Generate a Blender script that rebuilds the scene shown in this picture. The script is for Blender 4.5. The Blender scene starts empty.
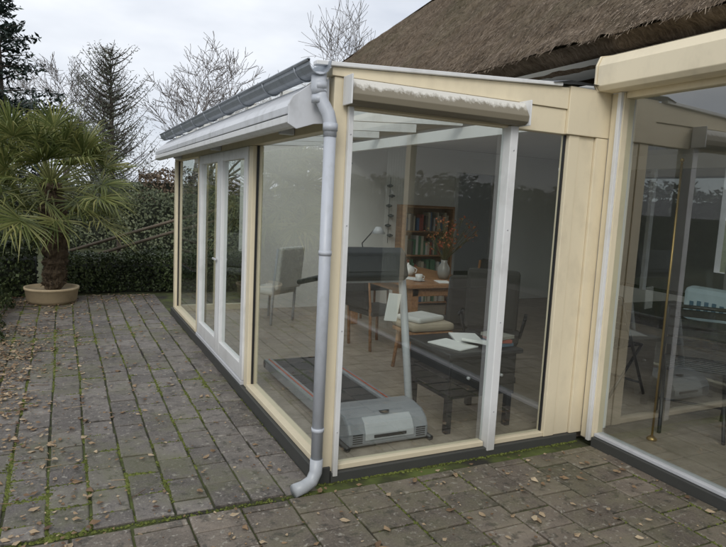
import bpy, math, random, bmesh
import numpy as np
from mathutils import Vector, Matrix
from mathutils import noise as mn
random.seed(7); rng=np.random.default_rng(7)
SC=bpy.context.scene; COL=SC.collection

# ---------------------------------------------------------------- helpers
def link(o,parent=None):
    COL.objects.link(o)
    if parent is not None: o.parent=parent
    return o
def empty(name):
    e=bpy.data.objects.new(name,None); e.empty_display_size=.2; return link(e)
def mesh(name,v,f,mat,parent=None,smooth=False):
    m=bpy.data.meshes.new(name); m.from_pydata([tuple(map(float,a)) for a in v],[],[tuple(map(int,a)) for a in f]); m.update()
    for mm in (mat if isinstance(mat,(list,tuple)) else [mat]): m.materials.append(mm)
    if smooth: m.polygons.foreach_set('use_smooth',[True]*len(m.polygons))
    return link(bpy.data.objects.new(name,m),parent)
def bev(o,w,seg=2):
    b=o.modifiers.new('b','BEVEL'); b.width=w; b.segments=seg; b.limit_method='ANGLE'; return o
def box(name,x0,x1,y0,y1,z0,z1,mat,parent=None,b=0.004):
    v=[(x,y,z) for x in (x0,x1) for y in (y0,y1) for z in (z0,z1)]
    f=[(0,1,3,2),(4,6,7,5),(0,4,5,1),(2,3,7,6),(0,2,6,4),(1,5,7,3)]
    o=mesh(name,v,f,mat,parent)
    if b: bev(o,b)
    return o
def rbox(name,c,s,rot,mat,parent=None,b=0.004):
    x,y,z=s[0]/2,s[1]/2,s[2]/2
    o=box(name,-x,x,-y,y,-z,z,mat,parent,b); o.location=c; o.rotation_euler=rot; return o
def tube_vf(pts,rad,n=10,cap=True,base=0):
    pts=[Vector(p) for p in pts]
    if not isinstance(rad,(list,tuple)): rad=[rad]*len(pts)
    V=[];F=[]; prev=None
    for i,p in enumerate(pts):
        if i==0: d=pts[1]-p
        elif i==len(pts)-1: d=p-pts[i-1]
        else: d=(pts[i+1]-p).normalized()+(p-pts[i-1]).normalized()
        d.normalize()
        if prev is None:
            a=Vector((0,0,1)) if abs(d.z)<.9 else Vector((1,0,0)); u=d.cross(a).normalized()
        else: u=(prev-d*prev.dot(d)).normalized()
        prev=u; w=d.cross(u)
        for k in range(n):
            t=2*math.pi*k/n; V.append(tuple(p+(u*math.cos(t)+w*math.sin(t))*rad[i]))
    for i in range(len(pts)-1):
        for k in range(n):
            a=base+i*n+k; b=base+i*n+(k+1)%n; F.append((a,b,b+n,a+n))
    if cap:
        F.append(tuple(base+k for k in range(n))[::-1]); F.append(tuple(base+(len(pts)-1)*n+k for k in range(n)))
    return V,F
def tube(name,pts,rad,mat,parent=None,n=12,cap=True,smooth=True):
    V,F=tube_vf(pts,rad,n,cap); return mesh(name,V,F,mat,parent,smooth)
def lathe(name,prof,mat,parent=None,loc=(0,0,0),n=32):
    V=[];F=[]
    for r,z in prof:
        for k in range(n):
            t=2*math.pi*k/n; V.append((r*math.cos(t)+loc[0],r*math.sin(t)+loc[1],z+loc[2]))
    for i in range(len(prof)-1):
        for k in range(n):
            a=i*n+k;b=i*n+(k+1)%n;F.append((a,b,b+n,a+n))
    return mesh(name,V,F,mat,parent,True)
def prism(name,prof,axis,a0,a1,mat,parent=None,smooth=False,b=0):
    n=len(prof);V=[]
    for a in (a0,a1):
        for p in prof:
            if axis=='y': V.append((p[0],a,p[1]))
            elif axis=='x': V.append((a,p[0],p[1]))
            else: V.append((p[0],p[1],a))
    F=[tuple(range(n)),tuple(range(n,2*n))[::-1]]+[(k,(k+1)%n,(k+1)%n+n,k+n) for k in range(n)]
    o=mesh(name,V,F,mat,parent,smooth)
    bm=bmesh.new();bm.from_mesh(o.data);bmesh.ops.recalc_face_normals(bm,faces=bm.faces);bm.to_mesh(o.data);bm.free()
    if b: bev(o,b)
    return o

# ---------------------------------------------------------------- materials
class NT:
    def __init__(s,name):
        s.m=bpy.data.materials.new(name); s.m.use_nodes=True; s.t=s.m.node_tree; s.n=s.t.nodes; s.n.clear()
        s.out=s.n.new('ShaderNodeOutputMaterial'); s.geo=s.n.new('ShaderNodeNewGeometry')
    def set(s,i,v):
        if isinstance(v,bpy.types.NodeSocket): s.t.links.new(v,i)
        else: i.default_value=v
    def noise(s,scale,detail=3,rough=.6,vec=None,stretch=None):
        x=s.n.new('ShaderNodeTexNoise'); x.inputs['Scale'].default_value=scale; x.inputs['Detail'].default_value=detail; x.inputs['Roughness'].default_value=rough
        v=vec or s.geo.outputs['Position']
        if stretch:
            mp=s.n.new('ShaderNodeMapping'); s.t.links.new(v,mp.inputs[0]); mp.inputs['Scale'].default_value=stretch; v=mp.outputs[0]
        s.t.links.new(v,x.inputs['Vector']); return x.outputs['Fac']
    def ramp(s,fac,stops):
        x=s.n.new('ShaderNodeValToRGB'); s.t.links.new(fac,x.inputs[0]); e=x.color_ramp.elements
        while len(e)<len(stops): e.new(.5)
        for i,(p,c) in enumerate(stops):
            e[i].position=p; e[i].color=(c,c,c,1) if isinstance(c,(int,float)) else (*c,1)
        return x.outputs[0]
    def mix(s,fac,a,b,mode='MIX'):
        x=s.n.new('ShaderNodeMix'); x.data_type='RGBA'; x.blend_type=mode
        s.set(x.inputs[0],fac)
        for i,v in ((6,a),(7,b)):
            if isinstance(v,tuple): v=(*v[:3],1)
            s.set(x.inputs[i],v)
        return x.outputs[2]
    def math(s,op,a,b=0.):
        x=s.n.new('ShaderNodeMath'); x.operation=op; s.set(x.inputs[0],a); s.set(x.inputs[1],b); return x.outputs[0]
    def bump(s,h,strength=.3,dist=.01):
        x=s.n.new('ShaderNodeBump'); s.set(x.inputs['Height'],h); x.inputs['Strength'].default_value=strength; x.inputs['Distance'].default_value=dist; return x.outputs[0]
    def bsdf(s,color,rough=.6,metal=0.,normal=None,spec=.5):
        p=s.n.new('ShaderNodeBsdfPrincipled'); s.set(p.inputs['Base Color'],(*color,1) if isinstance(color,tuple) else color)
        s.set(p.inputs['Roughness'],rough); s.set(p.inputs['Metallic'],metal); p.inputs['Specular IOR Level'].default_value=spec
        if normal is not None: s.t.links.new(normal,p.inputs['Normal'])
        s.t.links.new(p.outputs[0],s.out.inputs[0]); return p
def paint(name,col,dirt=.25,dcol=(.16,.14,.10),rough=.45,metal=0.,scale=2.2):
    m=NT(name)
    n1=m.noise(scale,5,.7); n2=m.noise(scale*4,3,.6,stretch=(1,1,.5))
    f=m.ramp(m.math('MULTIPLY',n1,n2),[(.24,0.),(.48,1.)])
    z=m.n.new('ShaderNodeSeparateXYZ'); m.t.links.new(m.geo.outputs['Position'],z.inputs[0])
    low=m.ramp(m.math('ADD',z.outputs[2],m.math('MULTIPLY',n2,.3)),[(.18,1.),(.5,0.)])
    c=m.mix(m.math('MULTIPLY',f,dirt),col,dcol)
    c=m.mix(m.math('MULTIPLY',low,min(.8,dirt*1.5)),c,dcol)
    m.bsdf(c,m.math('ADD',m.math('MULTIPLY',n1,.3),rough-.15),metal); return m.m
def simple(name,col,rough=.5,metal=0.,var=.15,scale=8):
    m=NT(name); n=m.noise(scale,2,.6)
    c=m.mix(n,tuple(x*(1-var) for x in col),tuple(min(1,x*(1+var)) for x in col)); m.bsdf(c,rough,metal); return m.m
def leafmat(name,stops,rough=.55,trans=0,clump=1.2):
    m=NT(name); r=m.geo.outputs['Random Per Island']; n=m.noise(clump,1,.6)
    f=m.math('ADD',m.math('MULTIPLY',r,.5),m.math('MULTIPLY',n,.5)); c=m.ramp(f,stops)
    p=m.bsdf(c,rough,0,None,.3)
    if trans:
        t=m.n.new('ShaderNodeBsdfTranslucent'); m.set(t.inputs[0],c); mx=m.n.new('ShaderNodeMixShader'); mx.inputs[0].default_value=trans
        m.t.links.new(p.outputs[0],mx.inputs[1]); m.t.links.new(t.outputs[0],mx.inputs[2]); m.t.links.new(mx.outputs[0],m.out.inputs[0])
    return m.m
def glass(name,ior=2.5,tint=(.88,.925,.90),wave=.05):
    m=NT(name); fr=m.n.new('ShaderNodeFresnel')
    m.set(fr.inputs[0],m.math('ADD',ior,m.math('MULTIPLY',m.geo.outputs['Backfacing'],1/ior-ior)))
    tr=m.n.new('ShaderNodeBsdfTransparent'); tr.inputs[0].default_value=(*tint,1)
    gl=m.n.new('ShaderNodeBsdfGlossy'); gl.inputs['Roughness'].default_value=0; gl.inputs[0].default_value=(1,1,1,1)
    if wave:
        bp=m.bump(m.noise(1.1,1,.5),wave,.02); m.t.links.new(bp,gl.inputs['Normal'])
    mx=m.n.new('ShaderNodeMixShader'); m.t.links.new(fr.outputs[0],mx.inputs[0]); m.t.links.new(tr.outputs[0],mx.inputs[1]); m.t.links.new(gl.outputs[0],mx.inputs[2])
    m.t.links.new(mx.outputs[0],m.out.inputs[0]); return m.m

CREAM=paint('cream_paint',(.79,.70,.51),.28,(.36,.31,.22))
WHITE=paint('white_paint',(.76,.77,.77),.3)
ALU=paint('white_aluminium',(.62,.64,.67),.45,(.14,.14,.12),.4)
ZINC=paint('zinc',(.33,.36,.40),.5,(.12,.13,.13),.45,.35,6)
PIPE=paint('grey_pvc',(.48,.51,.56),.3,(.20,.21,.18),.4,0,6)
BLACK=paint('black_plinth',(.025,.027,.032),.3,(.08,.08,.065),.6)
LEAD=paint('lead',(.07,.075,.085),.3,(.04,.04,.04),.55)
GLASS=glass('window_glass')
GLASS2=glass('roof_glass',1.45,(.93,.95,.95),0)
def wood(name,c1,c2,st=(1,1,8),rough=.5):
    m=NT(name); n=m.noise(6,3,.7,stretch=st); c=m.ramp(n,[(.3,c1),(.7,c2)]); m.bsdf(c,rough,0,m.bump(n,.2,.004)); return m.m
WOOD=wood('oak_wood',(.24,.11,.045),(.46,.24,.11),(8,1,8),.4)
OLDWOOD=wood('old_wood',(.08,.065,.045),(.18,.14,.10),(1,8,8),.8)
DARKM=simple('black_metal',(.02,.02,.022),.4)
DARKP=simple('black_lacquer',(.03,.03,.033),.35)
GREYP=simple('grey_plastic',(.28,.29,.31),.4)
LGREY=simple('light_grey_plastic',(.50,.51,.53),.4)
FABW=simple('white_upholstery',(.68,.67,.63),.9)
FABD=simple('dark_upholstery',(.05,.045,.04),.9)
CUSH=simple('beige_cushion',(.45,.38,.28),.95)
PAPER=simple('paper',(.8,.8,.77),.8,0,.05)
CERAM=simple('ceramic',(.7,.7,.68),.2,0,.05)
WALLM=simple('interior_plaster',(.80,.80,.77),.8,0,.04,2)
BRICKW=simple('white_render',(.74,.73,.70),.85,0,.08,3)
def floorm():
    m=NT('interior_floor_tiles'); b=m.n.new('ShaderNodeTexBrick'); m.t.links.new(m.geo.outputs['Position'],b.inputs['Vector']); b.offset=0
    b.inputs['Scale'].default_value=1; b.inputs['Brick Width'].default_value=.3; b.inputs['Row Height'].default_value=.3; b.inputs['Mortar Size'].default_value=.004
    b.inputs['Color1'].default_value=(.44,.37,.30,1); b.inputs['Color2'].default_value=(.38,.32,.26,1); b.inputs['Mortar'].default_value=(.27,.23,.19,1)
    n=m.noise(7,4,.7); c=m.mix(m.ramp(n,[(.35,0.),(.65,.7)]),b.outputs[0],(.24,.20,.15)); m.bsdf(c,.35); return m.m
FLOOR=floorm()

# ---------------------------------------------------------------- ground
def groundm():
    m=NT('lawn_soil'); n=m.noise(1.5,4,.7); n2=m.noise(30,3,.7)
    c=m.ramp(m.math('ADD',m.math('MULTIPLY',n,.6),m.math('MULTIPLY',n2,.4)),[(.35,(.03,.03,.015)),(.5,(.05,.06,.022)),(.65,(.08,.085,.03))])
    m.bsdf(c,.95,0,m.bump(n2,.8,.03)); return m.m
mesh('ground',[(-300,-300,-.035),(300,-300,-.035),(300,400,-.035),(-300,400,-.035)],[(0,1,2,3)],groundm())
def mossbase():
    m=NT('joint_moss'); n=m.noise(2.2,4,.7)
    c=m.ramp(n,[(.40,(.022,.020,.015)),(.52,(.05,.06,.015)),(.64,(.09,.115,.025))]); m.bsdf(c,.95); return m.m
box('patio_bed',-3.25,2.03,-8,7.0,-.06,-.012,mossbase(),None,0)
def paverm(name,d,l,tint,mossy=.5):
    m=NT(name); r=m.geo.outputs['Random Per Island']; n=m.noise(3,6,.75); n2=m.noise(80,2,.7); n3=m.noise(.9,3,.65)
    c=m.ramp(r,[(0,d),(.5,tuple((a+b)/2 for a,b in zip(d,l))),(1,l)])
    c=m.mix(m.ramp(n,[(.35,.7),(.6,0.)]),c,tuple(a*.38 for a in d))
    c=m.mix(m.ramp(n2,[(.45,0.),(.75,.45)]),c,tint)
    sp=m.noise(26,2,.7); c=m.mix(m.ramp(sp,[(.60,0.),(.67,.6)]),c,(.36,.34,.29))
    sp2=m.noise(14,3,.7); c=m.mix(m.ramp(sp2,[(.54,0.),(.64,.65)]),c,(.035,.033,.026))
    c=m.mix(m.math('MULTIPLY',m.ramp(m.math('MULTIPLY',n3,n),[(.235,0.),(.34,1.)]),mossy),c,(.09,.095,.038))
    rg=m.math('ADD',m.math('MULTIPLY',n3,.7),.18)
    m.bsdf(c,rg,0,m.bump(m.math('ADD',n2,n),.6,.005),.45); return m.m
def pavers(name,x0,x1,y0,y1,sx,sy,gap,mat,offset):
    V=[];F=[];k=0
    ny=int((y1-y0)/sy+.5);nx=int((x1-x0)/sx+.5)
    for j in range(-1,ny+1):
        for i in range(-1,nx+1):
            X0=x0+i*sx; Y0=y0+j*sy+(offset*sy if i%2 else 0)
            a,b=max(X0,x0),min(X0+sx,x1); c,d=max(Y0,y0),min(Y0+sy,y1)
            if b-a<.04 or d-c<.04: continue
            gp=gap*random.uniform(.5,1.4)/2; a+=gp;b-=gp;c+=gp;d-=gp
            z=max(-.003,random.gauss(0,.002)); tx=random.gauss(0,.009); ty=random.gauss(0,.008); th=random.gauss(0,.010)
            cx,cy=(a+b)/2,(c+d)/2; hx,hy=(b-a)/2,(d-c)/2
            cx+=.014*mn.noise(Vector((cx*.5,cy*.5,2)))
            z+=.004*mn.noise(Vector((cx*.8,cy*.8,6)))
            def P(u,v,zz):
                x=u*math.cos(th)-v*math.sin(th); y=u*math.sin(th)+v*math.cos(th)
                return (cx+x,cy+y,zz+z+u*tx+v*ty)
            e=.008
            for (hx2,hy2,zz) in ((hx,hy,-.05),(hx,hy,-.006),(hx-e*.4,hy-e*.4,-.002),(hx-e,hy-e,0)):
                for sx_,sy_ in ((-1,-1),(1,-1),(1,1),(-1,1)): V.append(P(sx_*hx2,sy_*hy2,zz))
            for q in range(3):
                for w in range(4):
                    A=k+q*4+w;B=k+q*4+(w+1)%4;F.append((A,B,B+4,A+4))
            F.append((k+12,k+13,k+14,k+15)); k+=16
    return mesh(name,V,F,mat)
PX=.1975
pavers('patio_paving',-2.2,-.03,-.08,6.9,PX,.27,.014,paverm('paver_grey',(.115,.10,.088),(.225,.20,.178),(.26,.235,.20),.55),.5)
pavers('terrace_paving',-3.2,2.03,-8,-.13,.27,.2,.014,paverm('paver_brown',(.12,.10,.08),(.235,.195,.155),(.26,.22,.175),.35),.5)
MOSS=leafmat('moss',[(.25,(.045,.05,.012)),(.5,(.085,.105,.02)),(.8,(.14,.16,.04))],.9,0,3)
def tufts():
    V=[];F=[]
    def add(x,y,s):
        k=len(V)
        for q in range(5):
            t=q*2*math.pi/5+random.random(); V.append((x+s*math.cos(t),y+s*math.sin(t),-.009))
        V.append((x,y,-.004+s*.30))
        for q in range(5): F.append((k+q,k+(q+1)%5,k+5))
    for _ in range(56000):
        if random.random()<.6: i=random.randint(0,11); x=-2.2+i*PX; y=random.uniform(-.1,6.9)
        else:
            i=random.randint(0,10); j=random.randint(0,26); x=-2.2+i*PX+random.random()*PX; y=-.08+j*.27+(.135 if i%2 else 0)
        nv=mn.noise(Vector((x*1.1,y*.8,0)))*.9+mn.noise(Vector((x*4,y*4,3)))*.9
        if nv<.04+random.random()*.35 or y>6.9 or x>-.03: continue
        g=.010*(1+max(0,nv)); add(x+random.gauss(0,g),y+random.gauss(0,g),random.uniform(.003,.016)*(1+max(0,nv)))
    for _ in range(16000):
        if random.random()<.5: x=-3.2+random.randint(0,19)*.27; y=random.uniform(-3,-.13)
        else: x=random.uniform(-2.5,2); y=-8+.2*random.randint(0,39)
        nv=mn.noise(Vector((x*1.3,y*1.3,5)))+mn.noise(Vector((x*5,y*5,9)))*.5
        if nv<.05+random.random()*.4 or x>2.0: continue
        add(x+random.gauss(0,.006),y+random.gauss(0,.006),random.uniform(.003,.013))
    for _ in range(350): add(random.uniform(-2,0),-.105+random.gauss(0,.008),random.uniform(.004,.011))
    for _ in range(600): add(random.uniform(0,2),-.03+random.gauss(0,.008),random.uniform(.004,.012))
    for _ in range(900): add(-.045+random.gauss(0,.012),random.uniform(.1,5.2),random.uniform(.004,.012))
    return mesh('patio_moss',V,F,MOSS)
tufts()
LEAFB=leafmat('dead_leaves',[(.2,(.08,.045,.028)),(.5,(.24,.16,.09)),(.8,(.45,.36,.24))],.7,0,6)
def leaves():
    V=[];F=[]
    for _ in range(12000):
        r=random.random()
        if r<.84: x=-2.25+abs(random.gauss(0,.46)); y=random.uniform(-1.2,6.9)
        elif r<.89: x=random.uniform(-2,0); y=6.9-abs(random.gauss(0,.5))
        elif r<.96: x=random.uniform(-2,0); y=random.uniform(0,6.8)
        else: x=random.uniform(-2,2); y=random.uniform(-1.5,0)
        if x>-.08 and y>-.1: continue
        if r<.84 and mn.noise(Vector((x*2,y*1.5,8)))<random.random()*.5-.28: continue
        s=random.choice((random.uniform(.004,.010),random.uniform(.006,.015),random.uniform(.012,.030))); t=random.random()*6.28; k=len(V); z=.004+random.random()*.012
        for (a,b,h) in ((-1,0,.2),(-.3,-.55,0),(.5,-.45,.25),(1.1,0,.1),(.5,.5,0),(-.3,.5,.35)):
            V.append((x+s*(a*math.cos(t)-b*math.sin(t)),y+s*(a*math.sin(t)+b*math.cos(t)),z+h*s*random.random()*1.6))
        F.append(tuple(range(k,k+6)))
    for _ in range(220):
        x=-2.2+abs(random.gauss(0,.5)); y=random.uniform(-.5,6.5); a=random.random()*6.28; l=random.uniform(.03,.12)
        v,f=tube_vf([(x,y,.008),(x+l*math.cos(a),y+l*math.sin(a),.012)],.002,4,False,len(V)); V+=v;F+=f
    return mesh('fallen_leaves',V,F,LEAFB)
leaves()

# ---------------------------------------------------------------- foliage helpers
def quads(P,N,S,asp=.6):
    n=len(P); t=rng.normal(size=(n,3)); N=N/np.linalg.norm(N,axis=1,keepdims=True)
    T=t-(t*N).sum(1,keepdims=True)*N; T/=np.linalg.norm(T,axis=1,keepdims=True); B=np.cross(N,T)
    S=S[:,None]
    V=np.stack([P-T*S,P-B*S*asp,P+T*S,P+B*S*asp],1).reshape(-1,3)
    F=np.arange(4*n).reshape(-1,4); return V,F
def fastmesh(name,V,F,mat,parent=None):
    m=bpy.data.meshes.new(name); m.vertices.add(len(V)); m.vertices.foreach_set('co',np.asarray(V,dtype=np.float32).ravel())
    F=np.asarray(F); m.loops.add(F.size); m.loops.foreach_set('vertex_index',F.ravel().astype(np.int32)); m.polygons.add(len(F))
    m.polygons.foreach_set('loop_start',(np.arange(len(F))*F.shape[1]).astype(np.int32)); m.update(calc_edges=True); m.materials.append(mat)
    return link(bpy.data.objects.new(name,m),parent)
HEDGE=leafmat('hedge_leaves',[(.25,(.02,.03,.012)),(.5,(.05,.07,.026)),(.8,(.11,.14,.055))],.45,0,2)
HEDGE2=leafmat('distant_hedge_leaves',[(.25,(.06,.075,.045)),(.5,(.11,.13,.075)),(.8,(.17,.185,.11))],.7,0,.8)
BEECH=leafmat('beech_leaves',[(.25,(.06,.045,.033)),(.5,(.12,.088,.058)),(.8,(.17,.125,.085))],.7,0,.8)
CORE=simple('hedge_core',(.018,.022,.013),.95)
def hedge(name,p0,p1,w,h,cnt,size,mat,lump=.12,fs=1.2):
    p0=np.array(p0,float);p1=np.array(p1,float);d=p1-p0;L=np.linalg.norm(d);d/=L;nrm=np.array([-d[1],d[0]])
    root=empty(name)
    u=rng.uniform(0,L,cnt); th=rng.uniform(0,1,cnt); per=2*h+w
    s=th*per; side=np.where(s<h,-1,np.where(s<h+w,0,1))
    zz=np.where(s<h,s,np.where(s<h+w,h,per-s)); ww=np.where(s<h,-w/2,np.where(s<h+w,s-h-w/2,w/2))
    lum=np.array([mn.noise(Vector((a*fs,b*fs,c*fs*1.3)))+.5*mn.noise(Vector((a*fs*3,b*fs*3,c*fs*3))) for a,b,c in zip(u,ww,zz)])*lump
    off=lum+rng.normal(0,size*1.1,cnt)
    N=np.zeros((cnt,3)); N[:,0]=nrm[0]*side;N[:,1]=nrm[1]*side;N[:,2]=(side==0)*1.
    P=np.zeros((cnt,3)); P[:,0]=p0[0]+d[0]*u+nrm[0]*ww;P[:,1]=p0[1]+d[1]*u+nrm[1]*ww;P[:,2]=zz
    P+=N*off[:,None]; N2=N+rng.normal(0,.6,(cnt,3))
    V,F=quads(P,N2,rng.uniform(.6,1.3,cnt)*size,.6); fastmesh('leaves',V,F,mat,root)
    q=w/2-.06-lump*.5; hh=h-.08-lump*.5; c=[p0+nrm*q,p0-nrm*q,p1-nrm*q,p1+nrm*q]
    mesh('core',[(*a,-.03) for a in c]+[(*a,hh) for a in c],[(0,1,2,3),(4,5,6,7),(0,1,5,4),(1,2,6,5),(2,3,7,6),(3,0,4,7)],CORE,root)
    return root
hedge('low_hedge',(-1.6,7.6),(3.2,7.6),.8,.56,24000,.024,HEDGE,.2)
hedge('ivy_hedge',(-6,7.4),(-1.7,7.4),1.0,.74,16000,.030,HEDGE,.3)
hedge('shrub_border',(-2.66,2.6),(-2.66,6.9),1.1,.26,16000,.024,HEDGE,.35,1.6)
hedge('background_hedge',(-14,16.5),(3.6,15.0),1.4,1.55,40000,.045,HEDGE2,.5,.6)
hedge('beech_hedge',(1.0,19.2),(9,18.2),1.0,2.15,16000,.05,BEECH,.4,.6)
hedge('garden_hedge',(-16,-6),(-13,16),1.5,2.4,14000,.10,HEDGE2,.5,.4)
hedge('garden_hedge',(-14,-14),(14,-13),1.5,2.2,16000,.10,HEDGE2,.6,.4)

# ---------------------------------------------------------------- trees
BARK=simple('bark',(.09,.075,.06),.9,0,.4,5)
BARKL=simple('twig_bark',(.14,.125,.115),.9)
def bare_tree(name,base,H,R0,spread,depth=6,seed=1,mat=BARKL,up=.08,minr=.006):
    rnd=random.Random(seed); V=[];F=[]
    def seg(p,d,L,r,dep):
        n=3; pts=[p]; dd=d.copy()
        for i in range(n):
            dd=(dd+Vector((rnd.gauss(0,.14),rnd.gauss(0,.14),rnd.gauss(0,.08)+.03))).normalized(); pts.append(pts[-1]+dd*L/n)
        rr=[max(minr,r*(1-.35*i/n)) for i in range(n+1)]
        v,f=tube_vf(pts,rr,6 if dep>3 else 3,False,len(V)); V.extend(v);F.extend(f)
        if dep==0: return
        nb=rnd.choice([2,3,3,4]) if dep>1 else 4
        for k in range(nb):
            j=n if k==0 else rnd.choice([1,2,3,3]); q=pts[j]
            a=rnd.uniform(0,6.28); t=rnd.uniform(.35,.85)*spread if k else .22
            ax=Vector((math.cos(a),math.sin(a),0)); ax=(ax-dd*ax.dot(dd)).normalized()
            nd=(dd*math.cos(t)+ax*math.sin(t)); nd.z=nd.z*.9+up; nd.normalize()
            seg(q,nd,L*rnd.uniform(.66,.86),rr[j]*rnd.uniform(.6,.76),dep-1)
    seg(Vector(base),Vector((0,0,1)),H*.25,R0,depth)
    return mesh(name,V,F,mat)
bare_tree('bare_tree',(2.9,21.3,-.03),9.2,.20,1.15,6,3,minr=.009)
bare_tree('bare_tree',(12.5,23.4,-.03),14.5,.30,1.0,6,8,minr=.010)
bare_tree('bare_tree',(1.2,26,-.03),9.0,.2,1.1,6,12,minr=.009)
bare_tree('bare_tree',(-1.2,27,-.03),7.6,.2,1.1,6,14,minr=.009)
bare_tree('bare_tree',(5.2,28,-.03),8.5,.2,1.1,6,19,minr=.009)
bare_tree('bare_tree',(-9,-11,-.03),9.0,.2,1.0,5,21)
bare_tree('bare_tree',(-11,6,-.03),9.0,.2,1.0,5,22)
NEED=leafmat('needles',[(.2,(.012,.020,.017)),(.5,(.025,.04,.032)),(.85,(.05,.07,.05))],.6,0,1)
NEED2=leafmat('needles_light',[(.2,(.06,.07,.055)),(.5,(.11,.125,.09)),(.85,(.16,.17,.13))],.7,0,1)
def conifer(name,x,y,H,R,mat,whorls=22,per=9,droop=.25,z0=.08,dens=26,size=.09,seed=1,gap=.0,pw=.75,asp=.35):
    rnd=random.Random(seed); root=empty(name)
    tube('trunk',[(x,y,-.05),(x+.05,y,H*.5),(x,y,H*.98)],[H*.02,H*.013,.01],BARK,root,8)
    P=[];N=[];BV=[];BF=[]
    for w in range(whorls):
        h=z0+(1-z0)*(w/whorls)**.95; z=h*H
        for b in range(per):
            if rnd.random()<gap: continue
            a=rnd.uniform(0,6.28); L=R*(1-h)**pw*rnd.uniform(.45,1.25)+.10
            dz=rnd.uniform(-.2,.2)
            pts=[]
            for i in range(5):
                t=i/4; pts.append(Vector((x+math.cos(a)*L*t,y+math.sin(a)*L*t,z+dz+L*(.15*t-droop*t*t)*1.6)))
            v,f=tube_vf(pts,[.03*(1-.8*i/4) for i in range(5)],4,False,len(BV));BV+=v;BF+=f
            for _ in range(int(dens*L/R*1.4)+4):
                t=rnd.uniform(.1,1.02); k=min(3,int(t*4)); q=pts[k].lerp(pts[k+1],t*4-k)
                sp=.14*L*(1.15-t)+.05
                P.append((q.x+rnd.gauss(0,sp),q.y+rnd.gauss(0,sp),q.z+rnd.gauss(0,.08)-.03)); N.append((rnd.gauss(0,.8),rnd.gauss(0,.8),1))
    P=np.array(P);V,F=quads(P,np.array(N),rng.uniform(.6,1.5,len(P))*size,asp); fastmesh('needles',V,F,mat,root)
    mesh('branches',BV,BF,BARK,root); return root
conifer('pine_tree',-3.25,22.2,7.9,3.0,NEED,15,8,.05,.15,110,.10,4,.28,.55)
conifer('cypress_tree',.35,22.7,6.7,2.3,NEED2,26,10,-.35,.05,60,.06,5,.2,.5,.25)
conifer('spruce_tree',-8.5,24,8.5,2.8,NEED,20,9,.2,.05,50,.13,6)
conifer('spruce_tree',-12,2,10,3,NEED,20,9,.2,.05,30,.18,7)

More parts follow.
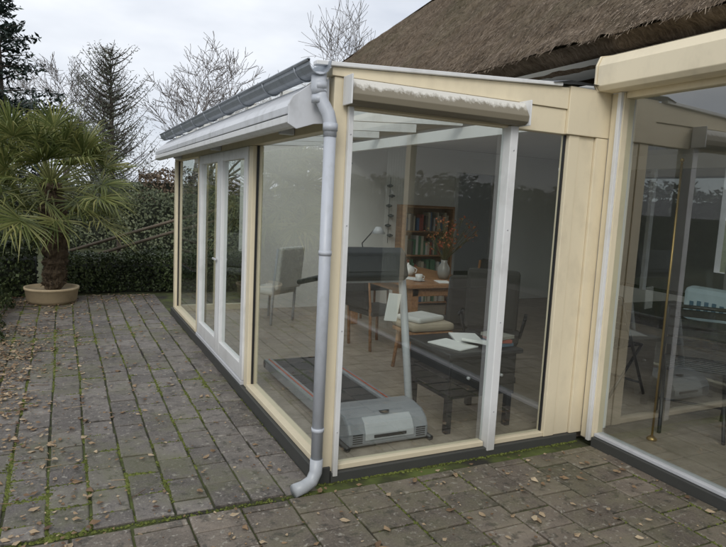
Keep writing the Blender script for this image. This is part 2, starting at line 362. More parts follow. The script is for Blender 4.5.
def palm():
    root=empty('potted_palm'); px,py=-1.47,6.38
    TERR=paint('pot_tan',(.62,.50,.32),.5,(.20,.15,.09),.7)
    lathe('pot',[(.0,.0),(.29,.0),(.32,.05),(.34,.19),(.352,.195),(.352,.225),(.325,.225),(.315,.19),(.0,.185)],TERR,root,(px,py,0),40)
    FIB=wood('palm_fibre',(.03,.02,.012),(.12,.085,.05),(6,6,1),.95)
    V=[];F=[]
    n=22;rg=30; top=1.66
    for i in range(rg+1):
        z=.18+(top-.18)*i/rg; r=(.115+.04*math.sin(i/rg*3.0)+.02*((i%3)-1))
        for k in range(n):
            t=2*math.pi*k/n; q=r*(1+random.gauss(0,.13)); V.append((px+.05*math.sin(z*2)+q*math.cos(t),py+q*math.sin(t),z+random.gauss(0,.01)))
    for i in range(rg):
        for k in range(n): a=i*n+k;b=i*n+(k+1)%n;F.append((a,b,b+n,a+n))
    mesh('trunk',V,F,FIB,root)
    SV=[];SF=[]
    for _ in range(460):
        a=random.uniform(0,6.28); z=random.uniform(.25,top); r=.12
        p=Vector((px+math.cos(a)*r+.05*math.sin(z*2),py+math.sin(a)*r,z)); q=p+Vector((math.cos(a)*.05,math.sin(a)*.05,random.uniform(-.08,.06)))
        v,f=tube_vf([p,q],[.009,.002],4,True,len(SV));SV+=v;SF+=f
    mesh('leaf_bases',SV,SF,FIB,root)
    GR=leafmat('palm_leaf',[(.2,(.06,.08,.025)),(.5,(.15,.18,.055)),(.8,(.33,.32,.12))],.4,.3,1.5)
    STEM=simple('palm_stem',(.20,.21,.08),.5)
    LV=[];LF=[];TV=[];TF=[]
    nf=64
    for i in range(nf):
        a=i*2.39996+random.gauss(0,.15); el=math.radians(78-100*(i/nf)**.85)+random.gauss(0,.10)
        c=Vector((px,py,top+.04-.18*i/nf)); d=Vector((math.cos(a)*math.cos(el),math.sin(a)*math.cos(el),math.sin(el)))
        L=random.uniform(.45,.72)+.28*math.cos(el)*random.random()
        tip=c+d*L+Vector((0,0,-.10*(1-math.sin(el))*L)); mid=c+d*L*.5+Vector((0,0,.02))
        v,f=tube_vf([c,mid,tip],[.014,.010,.007],4,False,len(TV));TV+=v;TF+=f
        ax=(tip-mid).normalized(); side=ax.cross(Vector((0,0,1)))
        if side.length<.1: side=Vector((1,0,0))
        side.normalize(); upv=side.cross(ax).normalized()
        roll=random.gauss(0,.5); side,upv=side*math.cos(roll)+upv*math.sin(roll),upv*math.cos(roll)-side*math.sin(roll)
        ns=32; R=random.uniform(.44,.62); bend=random.uniform(.15,.55)
        for k in range(ns):
            if random.random()<.04: continue
            t=(k/(ns-1)-.5)*math.radians(225)+random.gauss(0,.03); dr=(ax*math.cos(t)+side*math.sin(t)+upv*(.10+.12*abs(math.sin(t))+random.gauss(0,.05))).normalized()
            rl=R*(.78+.22*math.cos(t*.7))*random.uniform(.8,1.1); pw=dr.cross(upv).normalized()
            fold=upv*.006
            p=[tip+dr*rl*s for s in (0.02,.35,.7,1)]
            p[2]+=Vector((0,0,-bend*.12*rl)); p[3]+=Vector((0,0,-bend*rl*(.3+random.random()*.7)))
            p[3]+=Vector((random.gauss(0,.03),random.gauss(0,.03),0))
            w=[.003,.012,.009,.001]; b=len(LV)
            for q,ww in zip(p,w): LV.append(q-pw*ww); LV.append(q+fold*(1 if ww>.005 else 0)); LV.append(q+pw*ww)
            for s in range(3):
                LF.append((b+s*3,b+s*3+1,b+s*3+4,b+s*3+3)); LF.append((b+s*3+1,b+s*3+2,b+s*3+5,b+s*3+4))
    mesh('fronds',LV,LF,GR,root); mesh('petioles',TV,TF,STEM,root)
palm()

r=empty('wooden_handrail')
for dz in (0,-.2):
    tube('rail',[(-1.6,8.25,.42+dz),(.5,8.2,1.12+dz),(1.2,8.2,1.32+dz)],.028,OLDWOOD,r,8)
for x,h in ((-1.45,.5),(-.45,.82),(.55,1.16)): tube('post',[(x,8.29,-.05),(x,8.29,h)],.035,OLDWOOD,r,8)

# ---------------------------------------------------------------- conservatory
L=5.24;W=2.06
cons=empty('glass_conservatory')
def cb(n,x0,x1,y0,y1,z0,z1,m,b=.004): return box(n,x0,x1,y0,y1,z0,z1,m,cons,b)
def paneX(n,x,y0,y1,z0,z1,par): return mesh(n,[(x,y0,z0),(x,y0,z1),(x,y1,z1),(x,y1,z0)],[(0,1,2,3)],GLASS,par)
def paneY(n,y,x0,x1,z0,z1,par,m=None): return mesh(n,[(x0,y,z0),(x1,y,z0),(x1,y,z1),(x0,y,z1)],[(0,1,2,3)],m or GLASS,par)
cb('plinth_side',-.035,.07,-.012,L+.01,-.03,.085,BLACK)
cb('plinth_end',.072,1.998,-.025,.07,-.03,.05,BLACK)
cb('sill_side',-.012,.078,.072,1.548,.087,.125,CREAM)
cb('corner_post',0,.085,0,.07,.052,2.30,CREAM)
cb('post_a',-.004,.085,1.55,1.65,.087,2.02,CREAM)
cb('post_b',-.004,.085,3.55,3.68,.087,2.02,CREAM)
cb('post_far',-.004,.085,5.13,L,.087,2.02,CREAM)
cb('sill_side_far',-.012,.078,3.682,5.128,.087,.125,CREAM)
cb('wall_plate',-.002,.085,.072,L,2.022,2.29,CREAM)
for i,(a,b) in enumerate(((.072,1.548),(3.682,5.128))):
    paneX('side_glass_%d'%i,.036,a,b,.127,2.02,cons)
    cb('bead_%d'%i,.028,.05,a,a+.012,.127,2.02,DARKM,0); cb('beadb_%d'%i,.028,.05,b-.012,b,.127,2.02,DARKM,0)
cb('door_threshold',-.03,.08,1.652,3.548,.087,.12,LGREY)
for i,(a,b) in enumerate(((1.655,2.6),(2.603,3.545))):
    s=.095
    cb('door_stile_%da'%i,-.018,.045,a,a+s,.123,2.018,WHITE,.006); cb('door_stile_%db'%i,-.018,.045,b-s,b,.123,2.018,WHITE,.006)
    cb('door_rail_%da'%i,-.016,.043,a+s,b-s,.123,.25,WHITE,.006); cb('door_rail_%db'%i,-.016,.043,a+s,b-s,1.93,2.018,WHITE,.006)
    paneX('door_glass_%d'%i,.012,a+s,b-s,.25,1.93,cons)
rbox('door_handle',(-.04,2.66,1.02),(.018,.12,.018),(0,0,0),LGREY,cons)
cb('bottom_rail',.113,1.183,.002,.07,.052,.085,CREAM)
cb('bottom_rail_b',1.264,1.70,.002,.07,.052,.085,CREAM)
cb('guide_left',.080,.110,-.03,-.002,.03,2.15,WHITE,.003)
cb('mid_post',1.19,1.25,-.034,.06,.03,2.15,WHITE,.005)
for z in (.3,.9,1.5,2.0): tube('screw',[(1.22,-.0335,z),(1.22,-.0365,z)],.005,LGREY,cons,8); tube('screw',[(.095,-.0295,z),(.095,-.0325,z)],.004,LGREY,cons,8)
cb('jamb_left',.087,.112,.0,.06,.087,2.14,CREAM)
paneY('end_glass_a',.033,.114,1.189,.087,2.138,cons)
cb('bead_end_a',.114,.124,.024,.042,.087,2.138,DARKM,0)
paneY('end_glass_b',.033,1.252,1.70,.087,2.138,cons)
cb('bead_end_c',1.69,1.70,.024,.042,.087,2.138,DARKM,0)
cb('board_1',1.70,1.79,-.006,.07,.052,2.14,CREAM)
cb('board_2',1.793,1.93,.002,.07,.052,2.14,CREAM)
cb('board_3',1.933,2.045,-.016,.07,.052,2.14,CREAM)
cb('head_board',.087,1.66,.0,.07,2.141,2.30,CREAM)
prism('gable_fascia',[(-.02,2.302),(1.66,2.302),(1.66,2.44),(-.02,2.345)],'y',-.012,.07,CREAM,cons,b=.003)
cb('corner_panel',1.662,2.045,-.022,.07,2.142,2.45,CREAM)
prism('roof_edge_trim',[(-.12,2.342),(1.58,2.438),(1.58,2.460),(-.12,2.364)],'y',-.035,.02,WHITE,cons,b=.003)
mesh('roof_panel',[(-.10,.0,2.352),(2.05,.0,2.475),(2.05,L,2.475),(-.10,L,2.352)],[(0,1,2,3)],GLASS2,cons)
for i in range(7):
    y=.06+i*(L-.12)/6
    mesh('rafter_%d'%i,[(.0,y-.03,2.26),(2.05,y-.03,2.38),(2.05,y-.03,2.470),(.0,y-.03,2.345),(.0,y+.03,2.26),(2.05,y+.03,2.38),(2.05,y+.03,2.470),(.0,y+.03,2.345)],[(0,1,2,3),(7,6,5,4),(0,4,5,1),(1,5,6,2),(3,2,6,7)],WHITE,cons)
cb('far_sill',.087,1.0,L-.08,L,-.03,.12,CREAM,0)
paneY('far_glass',L-.04,.087,1.0,.12,2.1,cons)
cb('far_post',1.001,1.08,L-.085,L,-.03,2.35,CREAM)
cb('far_mid_post',.52,.57,L-.07,L-.02,.121,2.1,CREAM)
cb('far_head',.087,1.0,L-.08,L,2.101,2.33,CREAM,0)
cb('far_wall',1.081,2.05,L-.08,L,-.03,2.35,BRICKW,0)
mesh('lead_flashing',[(1.50,-.045,2.45),(1.62,-.06,2.475),(2.05,-.05,2.475),(2.05,.35,2.56),(1.60,.3,2.50),(1.47,.02,2.465)],[(0,1,5),(1,2,3,4),(1,4,5)],LEAD,cons)
sb=empty('roller_shutter_box')
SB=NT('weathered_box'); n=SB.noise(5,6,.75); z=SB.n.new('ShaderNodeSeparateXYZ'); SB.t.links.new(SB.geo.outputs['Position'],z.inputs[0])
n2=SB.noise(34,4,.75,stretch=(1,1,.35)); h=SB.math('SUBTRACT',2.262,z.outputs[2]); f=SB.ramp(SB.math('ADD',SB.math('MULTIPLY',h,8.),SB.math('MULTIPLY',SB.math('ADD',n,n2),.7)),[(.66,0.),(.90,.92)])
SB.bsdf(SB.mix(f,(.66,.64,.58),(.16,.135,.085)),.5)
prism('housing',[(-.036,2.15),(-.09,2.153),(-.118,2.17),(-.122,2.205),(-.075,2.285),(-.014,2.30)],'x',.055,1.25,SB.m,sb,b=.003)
box('end_cap',.045,.054,-.128,-.014,2.148,2.302,WHITE,sb,.003); box('end_cap_2',1.251,1.261,-.128,-.014,2.148,2.302,WHITE,sb,.003)
gt=empty('roof_gutter')
prof=[]
for k in range(11):
    t=math.pi+math.pi*k/10; prof.append((-.115+.062*math.cos(t),2.345+.062*math.sin(t)))
prof=[(-.19,2.352)]+prof+[(-.05,2.36)]
inn=[(-.115+(x+.115)*.93,z_+.004) for x,z_ in prof[::-1]]
prism('channel',prof+inn,'y',-.07,L+.08,ZINC,gt)
for i in range(9):
    y=.15+i*.6; tube('bracket_%d'%i,[(-.115+.066*math.cos(math.pi+math.pi*k/8),y,2.345+.066*math.sin(math.pi+math.pi*k/8)) for k in range(9)],.006,ZINC,gt,6)
tube('bead',[(-.18,-.07,2.352),(-.18,L+.08,2.352)],.009,ZINC,gt,8)
dp=empty('downpipe')
tube('outlet',[(-.10,-.02,2.30),(-.10,-.02,2.22),(-.095,-.03,2.19)],[.041,.041,.039],PIPE,dp,20)
tube('upper_bend',[(-.095,-.025,2.24),(-.09,-.03,2.17),(-.055,-.062,2.09),(-.045,-.07,2.04),(-.045,-.072,1.97)],.036,PIPE,dp,20)
tube('shaft',[(-.045,-.072,2.02),(-.045,-.072,.13)],.033,PIPE,dp,24)
tube('shoe',[(-.045,-.072,.18),(-.047,-.073,.10),(-.075,-.085,.055),(-.13,-.10,.035),(-.19,-.115,.03)],[.037,.037,.037,.037,.038],PIPE,dp,20)
for zz in (2.235,2.165,2.02):
    c=(-.097,-.024) if zz>2.1 else (-.045,-.072)
    tube('collar',[(c[0],c[1],zz-.02),(c[0],c[1],zz+.02)],.040,PIPE,dp,20)
for zz in (1.35,.35): tube('clip',[(-.045,-.072,zz-.012),(-.045,-.072,zz+.012)],.0365,PIPE,dp,20)
aw=empty('awning_cassette')
prism('hood',[(-.012,2.275),(-.08,2.272),(-.215,2.165),(-.238,2.125),(-.238,2.085),(-.21,2.09),(-.10,2.15),(-.012,2.16)],'y',.05,5.3,ALU,aw,b=.003)
tube('fabric_roll',[(-.10,.07,2.105),(-.10,5.28,2.105)],.04,simple('awning_cloth',(.55,.56,.58),.9),aw,16)
prism('front_bar',[(-.175,2.02),(-.215,2.02),(-.240,2.04),(-.240,2.078),(-.18,2.078)],'y',.04,5.31,WHITE,aw,b=.003)
prism('end_plate',[(-.015,2.05),(-.02,2.285),(-.085,2.28),(-.225,2.175),(-.248,2.13),(-.248,2.03),(-.20,2.005),(-.10,2.04)],'y',.025,.037,ALU,aw,b=.003)
for y in (.6,2.6,4.7): box('bracket',-.10,-.006,y,y+.04,2.03,2.14,ALU,aw)

# ---------------------------------------------------------------- house
hs=empty('thatched_house')
def hb(n,x0,x1,y0,y1,z0,z1,m,b=.003): return box(n,x0,x1,y0,y1,z0,z1,m,hs,b)
hb('window_jamb',2.03,2.13,-.135,-.03,.03,2.438,CREAM)
hb('guide_rail',2.005,2.03,-.128,-.098,.03,2.438,WHITE)
hb('window_plinth',2.02,2.16,-6,-.137,-.03,.060,BLACK)
hb('window_sill',2.045,2.13,-6,-.137,.062,.085,LGREY)
hb('window_head',2.04,2.14,-6,-.137,2.40,2.60,CREAM)
paneX('window_glass_a',2.078,-2.6,-.137,.087,2.398,hs)
hb('window_post',2.04,2.12,-2.7,-2.6,.087,2.398,CREAM)
paneX('window_glass_b',2.078,-5.9,-2.7,.087,2.398,hs)
prism('shutter_casing',[(2.035,2.44),(1.90,2.44),(1.875,2.47),(1.875,2.60),(1.905,2.66),(2.035,2.69)],'y',-6,-.03,CREAM,hs,b=.004)
prism('casing_cap',[(2.035,2.436),(1.895,2.436),(1.868,2.468),(1.868,2.603),(1.90,2.668),(2.035,2.698)],'y',-.028,-.012,CREAM,hs,b=.003)
hb('house_wall_south',2.04,2.3,-8,-6.002,-.03,2.68,BRICKW)
hb('house_wall_north',2.06,2.3,L+.01,9.8,-.03,2.68,BRICKW)
hb('house_wall_end_n',2.302,10.798,9.6,9.8,-.03,2.68,BRICKW)
hb('house_wall_end_s',2.302,10.798,-8,-7.8,-.03,2.68,BRICKW)
hb('house_wall_back_a',10.8,11,-8,-2.5,-.03,2.68,BRICKW); hb('house_wall_back_b',10.8,11,5.0,9.8,-.03,2.68,BRICKW)
hb('house_wall_back_c',10.8,11,-2.5,5.0,-.03,.5,BRICKW)
hb('floor_a',.072,2.14,.072,L-.082,-.03,.045,FLOOR,0)
hb('floor_b',2.141,6.5,-6.4,L-.082,-.03,.045,FLOOR,0)
hb('ceiling',2.142,6.5,-6.4,L-.082,2.50,2.56,WALLM,0)
hb('inner_wall_n_a',2.06,4.35,L-.075,L,.05,2.498,WALLM,0)
hb('inner_wall_n_b',4.35,5.2,L-.075,L,2.15,2.498,WALLM,0)
hb('inner_wall_n_c',5.2,6.5,L-.075,L,.05,2.498,WALLM,0)
hb('dark_opening_frame_l',4.35,4.42,L-.09,L-.0,.05,2.148,WHITE); hb('dark_opening_frame_r',5.13,5.2,L-.09,L,.05,2.148,WHITE)  # invented doorway, a dark opening standing in for a dark glass reflection
hb('inner_wall_s',2.3,6.5,-6.5,-6.402,.05,2.498,WALLM,0)
for i,(a,b,c,d) in enumerate(((-6.4,-2.4,.05,2.5),(-2.4,1.2,.05,.5),(-2.4,1.2,2.3,2.5),(1.2,1.9,.05,2.5),(1.9,4.6,.05,.5),(1.9,4.6,2.3,2.5),(4.6,L-.08,.05,2.5))):  # back wall, with invented window openings that bring light into the room
    hb('inner_wall_e%d'%i,6.502,6.6,a,b,c,d,WALLM,0)
for y in (-2.4,-.6,1.15,1.9,3.2,4.55): hb('added_window_post',6.505,6.58,y,y+.06,.5,2.3,WHITE)  # posts of the windows added to light the interior
hb('opening_column',2.15,2.29,-.02,.10,.05,2.498,WALLM)
hb('opening_beam',2.07,2.14,.11,L-.09,2.26,2.37,WALLM)
def thatchm():
    m=NT('thatch'); n=m.noise(3.2,6,.8); n2=m.noise(26,4,.8,stretch=(.35,2.2,.35)); n3=m.noise(.7,3,.7)
    f=m.math('ADD',m.math('MULTIPLY',n,.45),m.math('MULTIPLY',n2,.55))
    c=m.ramp(f,[(.33,(.035,.026,.018)),(.48,(.14,.105,.072)),(.62,(.28,.22,.16)),(.75,(.42,.34,.26))])
    c=m.mix(m.ramp(n3,[(.45,0.),(.7,.45)]),c,(.11,.11,.055))
    m.bsdf(c,.95,0,m.bump(m.math('ADD',n2,n),.8,.05),.2); return m.m
TH=thatchm()
def grid(name,f,nu,nv,mat,parent):
    V=[f(i/nu,j/nv) for i in range(nu+1) for j in range(nv+1)]
    F=[(i*(nv+1)+j,(i+1)*(nv+1)+j,(i+1)*(nv+1)+j+1,i*(nv+1)+j+1) for i in range(nu) for j in range(nv)]
    return mesh(name,V,F,mat,parent,True)
E0=Vector((1.92,10.3,2.80));AP=Vector((6.6,-.3,7.45))
def front(u,v):
    x=E0.x+(AP.x-E0.x)*v; z=E0.z+(AP.z-E0.z)*v; yh=E0.y+(AP.y-E0.y)*v; y=-9+(yh+9)*u
    nz=mn.noise(Vector((x*1.1,y*1.1,0)))*.06+mn.noise(Vector((x*6,y*6,1)))*.035+mn.noise(Vector((x*18,y*18,1)))*.016
    return (x-nz*.7,y,z+nz*.7)
grid('thatch_front',front,420,110,TH,hs)
def hip(u,v):
    x=E0.x+(AP.x-E0.x)*v; xr=11.3+(AP.x-11.3)*v; z=E0.z+(AP.z-E0.z)*v;y=E0.y+(AP.y-E0.y)*v; return (x+(xr-x)*u,y,z)
grid('thatch_hip',hip,20,20,TH,hs)
def back(u,v):
    x=11.3+(AP.x-11.3)*v; z=E0.z+(AP.z-E0.z)*v; yh=E0.y+(AP.y-E0.y)*v; return (x,-9+(yh+9)*u,z)
grid('thatch_back',back,20,10,TH,hs)
def eave(u,v):
    y=-9+19.3*u; nz=mn.noise(Vector((v*3,y*3,0)))*.03+mn.noise(Vector((v*14,y*14,0)))*.02
    return (1.92+v*.26+nz*(v<.99 and v>.01),y,2.80-v*.12+nz*.5*(v>.01))
grid('thatch_eave',eave,400,6,TH,hs)
STR=leafmat('straw',[(.25,(.05,.036,.026)),(.5,(.19,.145,.10)),(.8,(.42,.34,.26))],.9,0,2)
cnt=70000
vv=rng.uniform(0,1,cnt)**1.6; uu=rng.uniform(.2,1,cnt)
P=np.array([front(a,b) for a,b in zip(uu,vv)]); sl=np.array([E0.x-AP.x,0,E0.z-AP.z]);sl/=np.linalg.norm(sl); nn=np.array([sl[2],0,-sl[0]])
if nn[2]<0: nn=-nn
T=sl+rng.normal(0,.25,(cnt,3)); ln=rng.uniform(.015,.05,cnt)[:,None]; Bv=np.array([0,1,0])*.003
P0=P+nn*.004;P1=P+T*ln+nn*(rng.uniform(.002,.016,cnt)[:,None])
V=np.stack([P0-Bv,P0+Bv,P1+Bv*.5,P1-Bv*.5],1).reshape(-1,3); fastmesh('straw_ends',V,np.arange(4*cnt).reshape(-1,4),STR,hs)
mesh('soffit',[(2.02,-9,2.70),(2.5,-9,2.70),(2.5,10.2,2.70),(2.02,10.2,2.70)],[(0,1,2,3)],WALLM,hs)

# ---------------------------------------------------------------- interior objects
def treadmill():
    r=empty('treadmill'); x0,x1=.30,.90; cx=.6
    prism('motor_cover',[(.24,.06),(.24,.15),(.27,.205),(.33,.245),(.44,.262),(.56,.255),(.66,.20),(.68,.06)],'x',x0,x1,GREYP,r,b=.02)
    prism('cover_stripe',[(.232,.10),(.232,.145),(.262,.20),(.31,.235),(.325,.22),(.275,.185),(.25,.14),(.25,.10)],'x',x0+.12,x1-.12,LGREY,r,b=.004)
    box('grille',x0+.18,x1-.18,.226,.24,.115,.135,DARKM,r,.002)
    for k in range(5): box('groove_%d'%k,x0+.03,x0+.10,.236,.245,.085+k*.014,.090+k*.014,DARKM,r,0); box('groove_r_%d'%k,x1-.10,x1-.03,.236,.245,.085+k*.014,.090+k*.014,DARKM,r,0)
    tube('badge',[(cx,.335,.240),(cx,.34,.254)],.035,DARKP,r,20)
    box('deck',x0+.03,x1-.03,.66,2.05,.10,.15,DARKP,r,.01)
    box('belt',x0+.09,x1-.09,.67,2.06,.152,.158,simple('belt',(.035,.035,.038),.7),r,.002)
    RED=simple('orange_stripe',(.5,.09,.03),.5)
    for a,b in ((x0,x0+.075),(x1-.075,x1)):
        box('side_rail',a,b,.62,2.08,.09,.175,GREYP,r,.01); box('stripe',a+.03,a+.042,.66,2.05,.176,.179,RED,r,.0)
    tube('rear_roller',[(x0,2.07,.13),(x1,2.07,.13)],.035,DARKP,r,14)
    for x in (x0-.01,x1+.01):
        tube('upright',[(x,.50,.06),(x,.62,.60),(x,.74,1.12)],.028,LGREY,r,12)
        tube('handrail',[(x,.74,1.10),(x,.86,1.08),(x,1.22,1.00)],.020,DARKP,r,10)
        tube('foot',[(x,.22,.065),(x,.7,.065)],.018,DARKP,r,10)
    prism('console',[(.66,1.08),(.60,1.12),(.66,1.28),(.72,1.32),(.80,1.14),(.78,1.08)],'x',x0+.03,x1-.01,DARKM,r,b=.012)
    prism('console_back',[(.640,1.135),(.605,1.155),(.655,1.265),(.665,1.26)],'x',x0+.12,x1-.10,DARKP,r,b=.004)
    tube('crossbar',[(x0,.72,1.08),(x1,.72,1.08)],.02,LGREY,r,10)
    rbox('manual_sheet',(x1-.13,.60,.90),(.10,.012,.20),(.05,.12,0),PAPER,r)
treadmill()
def table(name,x0,x1,y0,y1,h,top,mat,leg=.06):
    r=empty(name); box('top',x0,x1,y0,y1,h-top,h,mat,r,.01); box('apron',x0+.06,x1-.06,y0+.05,y1-.05,h-top-.09,h-top-.002,mat,r)
    for x in (x0+.05,x1-.05-leg):
        for y in (y0+.05,y1-.05-leg): box('leg',x,x+leg,y,y+leg,.047,h-top-.002,mat,r,.006)
    return r
table('dining_table',1.95,3.0,2.35,4.0,.78,.045,WOOD,.09)
t=empty('low_cabinet')
box('top',1.02,1.66,.22,.82,.60,.635,DARKP,t,.008); box('carcass',1.05,1.63,.26,.79,.30,.598,DARKP,t,.004)
for k in range(2): box('drawer_%d'%k,1.065+k*.285,1.335+k*.285,.248,.258,.325,.58,DARKM,t,.004); tube('knob_%d'%k,[(1.2+k*.285,.248,.45),(1.2+k*.285,.228,.45)],.012,LGREY,t,8)
for x in (1.06,1.58):
    for y in (.27,.74): box('leg',x,x+.045,y,y+.045,.047,.298,DARKP,t,.004)
pp=empty('papers')
rbox('sheet_1',(1.2,.45,.641),(.21,.297,.008),(0,0,.3),PAPER,pp,0); rbox('sheet_2',(1.42,.60,.643),(.21,.297,.012),(0,0,-.4),PAPER,pp,0)
rbox('folded_sheet',(1.36,.4,.67),(.12,.2,.02),(.1,.1,.9),PAPER,pp,.003)
rbox('letter',(2.2,2.85,.785),(.21,.297,.004),(0,0,.5),PAPER,pp,0); rbox('letter_2',(2.45,2.5,.785),(.15,.21,.006),(0,0,-.3),PAPER,pp,0)
bk=empty('book_stack')
for k,(c_,a_) in enumerate((((.10,.16,.22),.1),((.35,.10,.07),-.2),((.3,.29,.25),.25))): rbox('book_%d'%k,(1.54,.38,.652+k*.027),(.14,.2,.024),(0,0,a_),simple('book_cover_%d'%k,c_),bk,.002)
lt=empty('laptop'); rbox('base',(2.25,3.35,.793),(.34,.24,.018),(0,0,.4),DARKM,lt,.004); rbox('screen',(2.20,3.47,.90),(.34,.012,.22),(-.25,0,.4),DARKM,lt,.004)
dl=empty('desk_lamp'); lathe('base',[(0,0),(.08,0),(.08,.015),(.01,.025),(0,.025)],DARKM,dl,(2.1,3.75,.782),20)
tube('arm',[(2.1,3.75,.80),(2.06,3.78,1.1),(2.2,3.7,1.3)],.008,DARKM,dl,8); lathe('shade',[(.02,.09),(.04,.08),(.09,0),(.085,0),(.03,.08)],LGREY,dl,(2.23,3.68,1.23),20)
# bookcase on the back wall
bc=empty('bookcase'); y1=L-.08; y0=y1-.26
box('side_l',3.30,3.33,y0,y1,.05,1.6,WOOD,bc,.003); box('side_r',4.17,4.20,y0,y1,.05,1.6,WOOD,bc,.003)
for k in range(5): box('shelf_%d'%k,3.332,4.168,y0,y1,.08+k*.37,.10+k*.37,WOOD,bc,.002)
box('back_panel',3.332,4.168,y1+.0005,y1+.004,.05,1.6,WOOD,bc,0)
cols=[simple('spine_%d'%k,c_,.6) for k,c_ in enumerate(((.30,.06,.04),(.06,.12,.22),(.45,.40,.30),(.08,.18,.10),(.5,.48,.44),(.12,.10,.09)))]
for k in range(4):
    x=3.345
    while x<4.08:
        w_=random.uniform(.02,.05); hh=random.uniform(.18,.30)
        if random.random()<.85: box('book',x,x+w_-.003,y0+.03,y0+.2,.102+k*.37,.102+k*.37+hh,random.choice(cols),bc,0)
        x+=w_
cu=empty('coffee_cup'); lathe('cup',[(.0,.0),(.025,.0),(.038,.03),(.042,.075),(.038,.075),(.034,.03),(0,.01)],CERAM,cu,(2.2,2.6,.784),20)
lathe('saucer',[(0,0),(.05,.002),(.07,.014)],CERAM,cu,(2.2,2.6,.78),20); tube('handle',[(2.24,2.6,.845),(2.27,2.6,.835),(2.265,2.6,.81),(2.235,2.6,.80)],.005,CERAM,cu,6)
def stool(x,y):
    r=empty('cushioned_stool')
    box('seat',x-.22,x+.22,y-.2,y+.2,.42,.46,WOOD,r,.01); box('cushion',x-.23,x+.23,y-.21,y+.21,.465,.54,CUSH,r,.03)
    rbox('blanket',(x-.03,y,.565),(.36,.3,.05),(0,0,.3),FABW,r,.02)
    for a in (-1,1):
        for b in (-1,1): tube('leg',[(x+a*.17,y+b*.15,.42),(x+a*.2,y+b*.18,.047)],.018,WOOD,r,8)
stool(1.75,1.75)
def chair(name,x,y,rz,seatm,framem,h=.95,w=.46):
    r=empty(name); r.location=(x,y,0); r.rotation_euler=(0,0,rz)
    box('seat',-w/2,w/2,-.22,.22,.42,.49,seatm,r,.025)
    o=box('backrest',-w/2+.01,w/2-.01,.20,.26,.52,h,seatm,r,.025); o.rotation_euler=(-.10,0,0); o.location=(0,-.02,.0)
    for a in (-1,1):
        tube('front_leg',[(a*(w/2-.03),-.19,.42),(a*(w/2-.02),-.21,.047)],.017,framem,r,8)
        tube('rear_leg',[(a*(w/2-.03),.19,.047),(a*(w/2-.03),.21,.45),(a*(w/2-.03),.27,h-.05)],.017,framem,r,8)
    return r
chair('dining_chair',1.05,4.3,math.radians(215),FABW,LGREY,1.05,.52)
chair('dining_chair',1.75,2.75,math.radians(100),FABD,WOOD,.98)
chair('dining_chair',2.3,1.95,math.radians(165),FABD,DARKM,1.0)
chair('dining_chair',3.2,3.0,math.radians(-90),FABD,WOOD,1.0)
chair('dining_chair',2.5,4.4,0,FABD,WOOD,1.0)
def office():
    r=empty('office_chair'); x,y=2.1,1.15; r.location=(x,y,0); r.rotation_euler=(0,0,2.4)
    box('seat',-.24,.24,-.23,.23,.46,.54,FABD,r,.04); box('backrest',-.22,.22,.22,.29,.60,1.12,FABD,r,.04)
    tube('column',[(0,0,.12),(0,0,.46)],.025,DARKM,r,12); tube('spine',[(0,.15,.47),(0,.27,.5),(0,.28,.7)],.018,DARKM,r,8)
    for k in range(5):
        a=k*1.2566; tube('base_arm',[(0,0,.13),(.27*math.cos(a),.27*math.sin(a),.10)],.018,DARKM,r,8); tube('castor',[(.27*math.cos(a)-.015,.27*math.sin(a),.075),(.27*math.cos(a)+.015,.27*math.sin(a),.075)],.026,DARKM,r,10)
    for a in (-1,1): tube('armrest',[(a*.24,0,.5),(a*.28,0,.68),(a*.28,-.12,.70),(a*.28,.18,.70)],.015,DARKM,r,8)
office()
def vase():
    r=empty('flower_vase'); x,y,z=2.62,2.75,.782
    lathe('vase',[(0,0),(.05,0),(.075,.06),(.07,.13),(.035,.19),(.04,.22),(.034,.22),(.03,.19),(0,.15)],simple('vase_ceramic',(.25,.24,.22),.2),r,(x,y,z),24)
    V=[];F=[];P=[]
    for k in range(60):
        a=random.uniform(0,6.28); t=random.uniform(.05,.8); Lh=random.uniform(.2,.55)
        p=[Vector((x,y,z+.2)),Vector((x+math.cos(a)*math.sin(t)*Lh*.5,y+math.sin(a)*math.sin(t)*Lh*.5,z+.2+Lh*.55*math.cos(t))),Vector((x+math.cos(a)*math.sin(t)*Lh,y+math.sin(a)*math.sin(t)*Lh,z+.2+Lh*math.cos(t)))]
        v,f=tube_vf(p,.003,4,False,len(V));V+=v;F+=f;P.append(p[2])
    mesh('stems',V,F,simple('stem',(.10,.09,.03),.8),r)
    Q=np.array([p+Vector((random.gauss(0,.02),random.gauss(0,.02),random.gauss(0,.02))) for p in P for _ in range(7)])
    v,f=quads(Q,rng.normal(size=Q.shape),rng.uniform(.008,.020,len(Q)),.6)
    fastmesh('blossoms',v,f,leafmat('blossom',[(.25,(.40,.06,.03)),(.5,(.45,.18,.07)),(.8,(.08,.11,.035))],.6,0,20),r)
vase()
tp=empty('teapot'); lathe('body',[(0,0),(.06,0),(.085,.05),(.07,.1),(.03,.12),(.012,.13),(.012,.145),(0,.15)],CERAM,tp,(2.35,3.1,.782),24)
tube('spout',[(2.27,3.1,.83),(2.23,3.1,.86),(2.215,3.1,.90)],[.016,.012,.008],CERAM,tp,8); tube('handle',[(2.43,3.1,.87),(2.47,3.1,.85),(2.46,3.1,.81),(2.43,3.1,.81)],.007,CERAM,tp,8)
ho=empty('hanging_wall_ornament')
tube('cord',[(3.15,5.13,2.0),(3.15,5.13,1.0)],.004,DARKM,ho,6)
for k in range(6):
    z=1.12+k*.15; lathe('disc_%d'%k,[(0,-.03),(.045,-.01),(.05,.01),(0,.03)],DARKM,ho,(3.15+.02*(-1)**k,5.10,z),14)
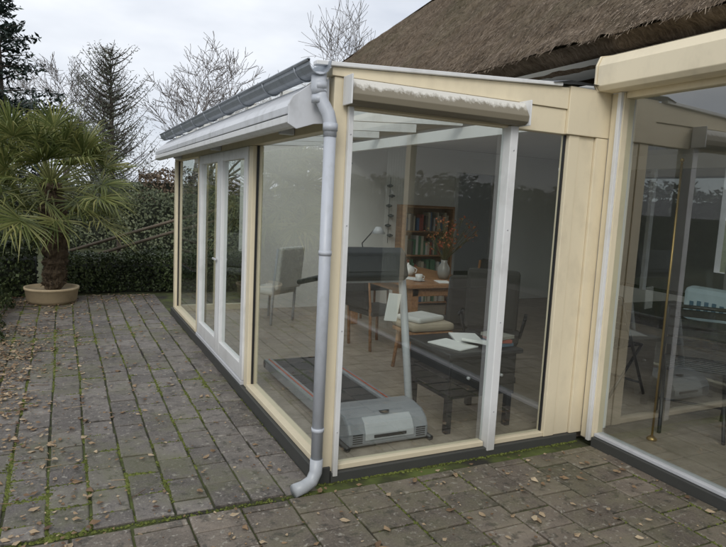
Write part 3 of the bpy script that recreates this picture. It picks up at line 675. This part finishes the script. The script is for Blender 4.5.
pl=empty('pendant_lamp'); tube('cable',[(1.75,3.9,2.36),(1.75,3.9,2.2)],.004,DARKM,pl,6); lathe('shade',[(.03,.12),(.06,.11),(.17,.0),(.165,.0),(.055,.105)],simple('teal_enamel',(.12,.26,.27),.4),pl,(1.75,3.9,2.08),28)
def folding_chair(x,y,rz,s=1.):
    r=empty('folding_chair'); r.location=(x,y,.047); r.rotation_euler=(0,0,rz); r.scale=(s,s,s)
    for a in (-.22,.22):
        tube('leg_a',[(a,-.26,.012),(a,.24,.90)],.013,DARKM,r,8); tube('leg_b',[(a*.88,.28,.012),(a*.88,-.20,.46)],.013,DARKM,r,8)
    for k in range(7): box('slat_%d'%k,-.20,.20,-.20+k*.058,-.155+k*.058,.455,.47,DARKM,r,.003)
    for k in range(4):
        z=.60+k*.075; box('back_slat_%d'%k,-.22,.22,.24-(.90-z)*.56-.008,.24-(.90-z)*.56+.008,z,z+.05,DARKM,r,.003)
    tube('top_bar',[(-.22,.24,.90),(.22,.24,.90)],.013,DARKM,r,8); tube('foot_bar',[(-.22,-.20,.12),(.22,-.20,.12)],.010,DARKM,r,8)
folding_chair(2.95,-.22,math.radians(128),1.06)
folding_chair(3.0,.65,math.radians(100))
table('garden_table',3.35,4.4,-.75,1.1,.76,.03,DARKP,.05)
bx=empty('patterned_cushion'); box('cushion',3.42,3.56,-.30,.30,.765,1.06,simple('pale_blue',(.58,.72,.77),.8),bx,.05)
for k in range(7):
    y=-.21+k*.066; hh=random.uniform(.05,.12); box('motif_%d'%k,3.412,3.419,y,y+.035,.90-hh/2,.90+hh/2,simple('motif_blue_%d'%k,(.05,.15,.24),.8),bx,.002)
bp_=empty('reflection_pole'); BR=simple('brass',(.40,.27,.10),.35,.8)  # pole added in place of a thin ochre reflection on the window
lathe('base',[(0,0),(.035,0),(.035,.012),(.012,.03),(0,.03)],BR,bp_,(2.44,-.30,.047),24)
tube('pole',[(2.44,-.30,.06),(2.44,-.30,2.0)],.008,BR,bp_,10); lathe('finial',[(0,0),(.014,.01),(.012,.025),(0,.035)],BR,bp_,(2.44,-.30,2.0),12)
def curtain(u,v): return (2.3+.03*math.sin(u*60),-3.0-u*.6,.06+v*2.38)
grid('curtain',curtain,120,2,FABW,None)

# ---------------------------------------------------------------- world, sun, camera
w=bpy.data.worlds.new('World'); SC.world=w; w.use_nodes=True; t=w.node_tree; t.nodes.clear()
o=t.nodes.new('ShaderNodeOutputWorld'); bg=t.nodes.new('ShaderNodeBackground'); sky=t.nodes.new('ShaderNodeTexSky'); sky.sky_type='NISHITA'; sky.sun_disc=False
sky.sun_elevation=math.radians(38); sky.sun_rotation=math.radians(215)
tc=t.nodes.new('ShaderNodeTexCoord'); mp=t.nodes.new('ShaderNodeMapping'); mp.inputs['Scale'].default_value=(1,1,2.6)
nz=t.nodes.new('ShaderNodeTexNoise'); nz.inputs['Scale'].default_value=2.2; nz.inputs['Detail'].default_value=5; nz.inputs['Roughness'].default_value=.55
t.links.new(tc.outputs['Generated'],mp.inputs[0]); t.links.new(mp.outputs[0],nz.inputs['Vector'])
cr=t.nodes.new('ShaderNodeValToRGB'); cr.color_ramp.elements[0].position=.36; cr.color_ramp.elements[0].color=(7.2,7.7,8.6,1); cr.color_ramp.elements[1].position=.64; cr.color_ramp.elements[1].color=(10.4,10.7,11.2,1)
t.links.new(nz.outputs['Fac'],cr.inputs[0])
mx=t.nodes.new('ShaderNodeMix'); mx.data_type='RGBA'; mx.inputs[0].default_value=.93
t.links.new(sky.outputs[0],mx.inputs[6]); t.links.new(cr.outputs[0],mx.inputs[7]); t.links.new(mx.outputs[2],bg.inputs[0]); bg.inputs[1].default_value=.1; t.links.new(bg.outputs[0],o.inputs[0])
sl=bpy.data.lights.new('sun','SUN'); sl.energy=1.5; sl.angle=math.radians(30); sl.color=(1,.96,.9); so=link(bpy.data.objects.new('sun',sl))
az=math.radians(215); el=math.radians(38); dvec=Vector((math.sin(az)*math.cos(el),math.cos(az)*math.cos(el),math.sin(el))); so.rotation_euler=dvec.to_track_quat('Z','Y').to_euler()
cd=bpy.data.cameras.new('camera'); co=link(bpy.data.objects.new('camera',cd)); SC.camera=co
yaw,pitch,roll=.4587,.1207,.0492
fw=Vector((math.sin(yaw)*math.cos(pitch),math.cos(yaw)*math.cos(pitch),-math.sin(pitch))); R=Vector((math.cos(yaw),-math.sin(yaw),0)); U=R.cross(fw)
R2=R*math.cos(roll)+U*math.sin(roll); U2=-R*math.sin(roll)+U*math.cos(roll)
co.matrix_world=Matrix((( R2.x,U2.x,-fw.x,-1.3235),(R2.y,U2.y,-fw.y,-3.1383),(R2.z,U2.z,-fw.z,1.65),(0,0,0,1)))
cd.sensor_width=36; cd.lens=612.17/726*36; cd.clip_start=.05; cd.clip_end=1500
SC.view_settings.view_transform='Standard'; SC.view_settings.look='None'; SC.view_settings.exposure=0
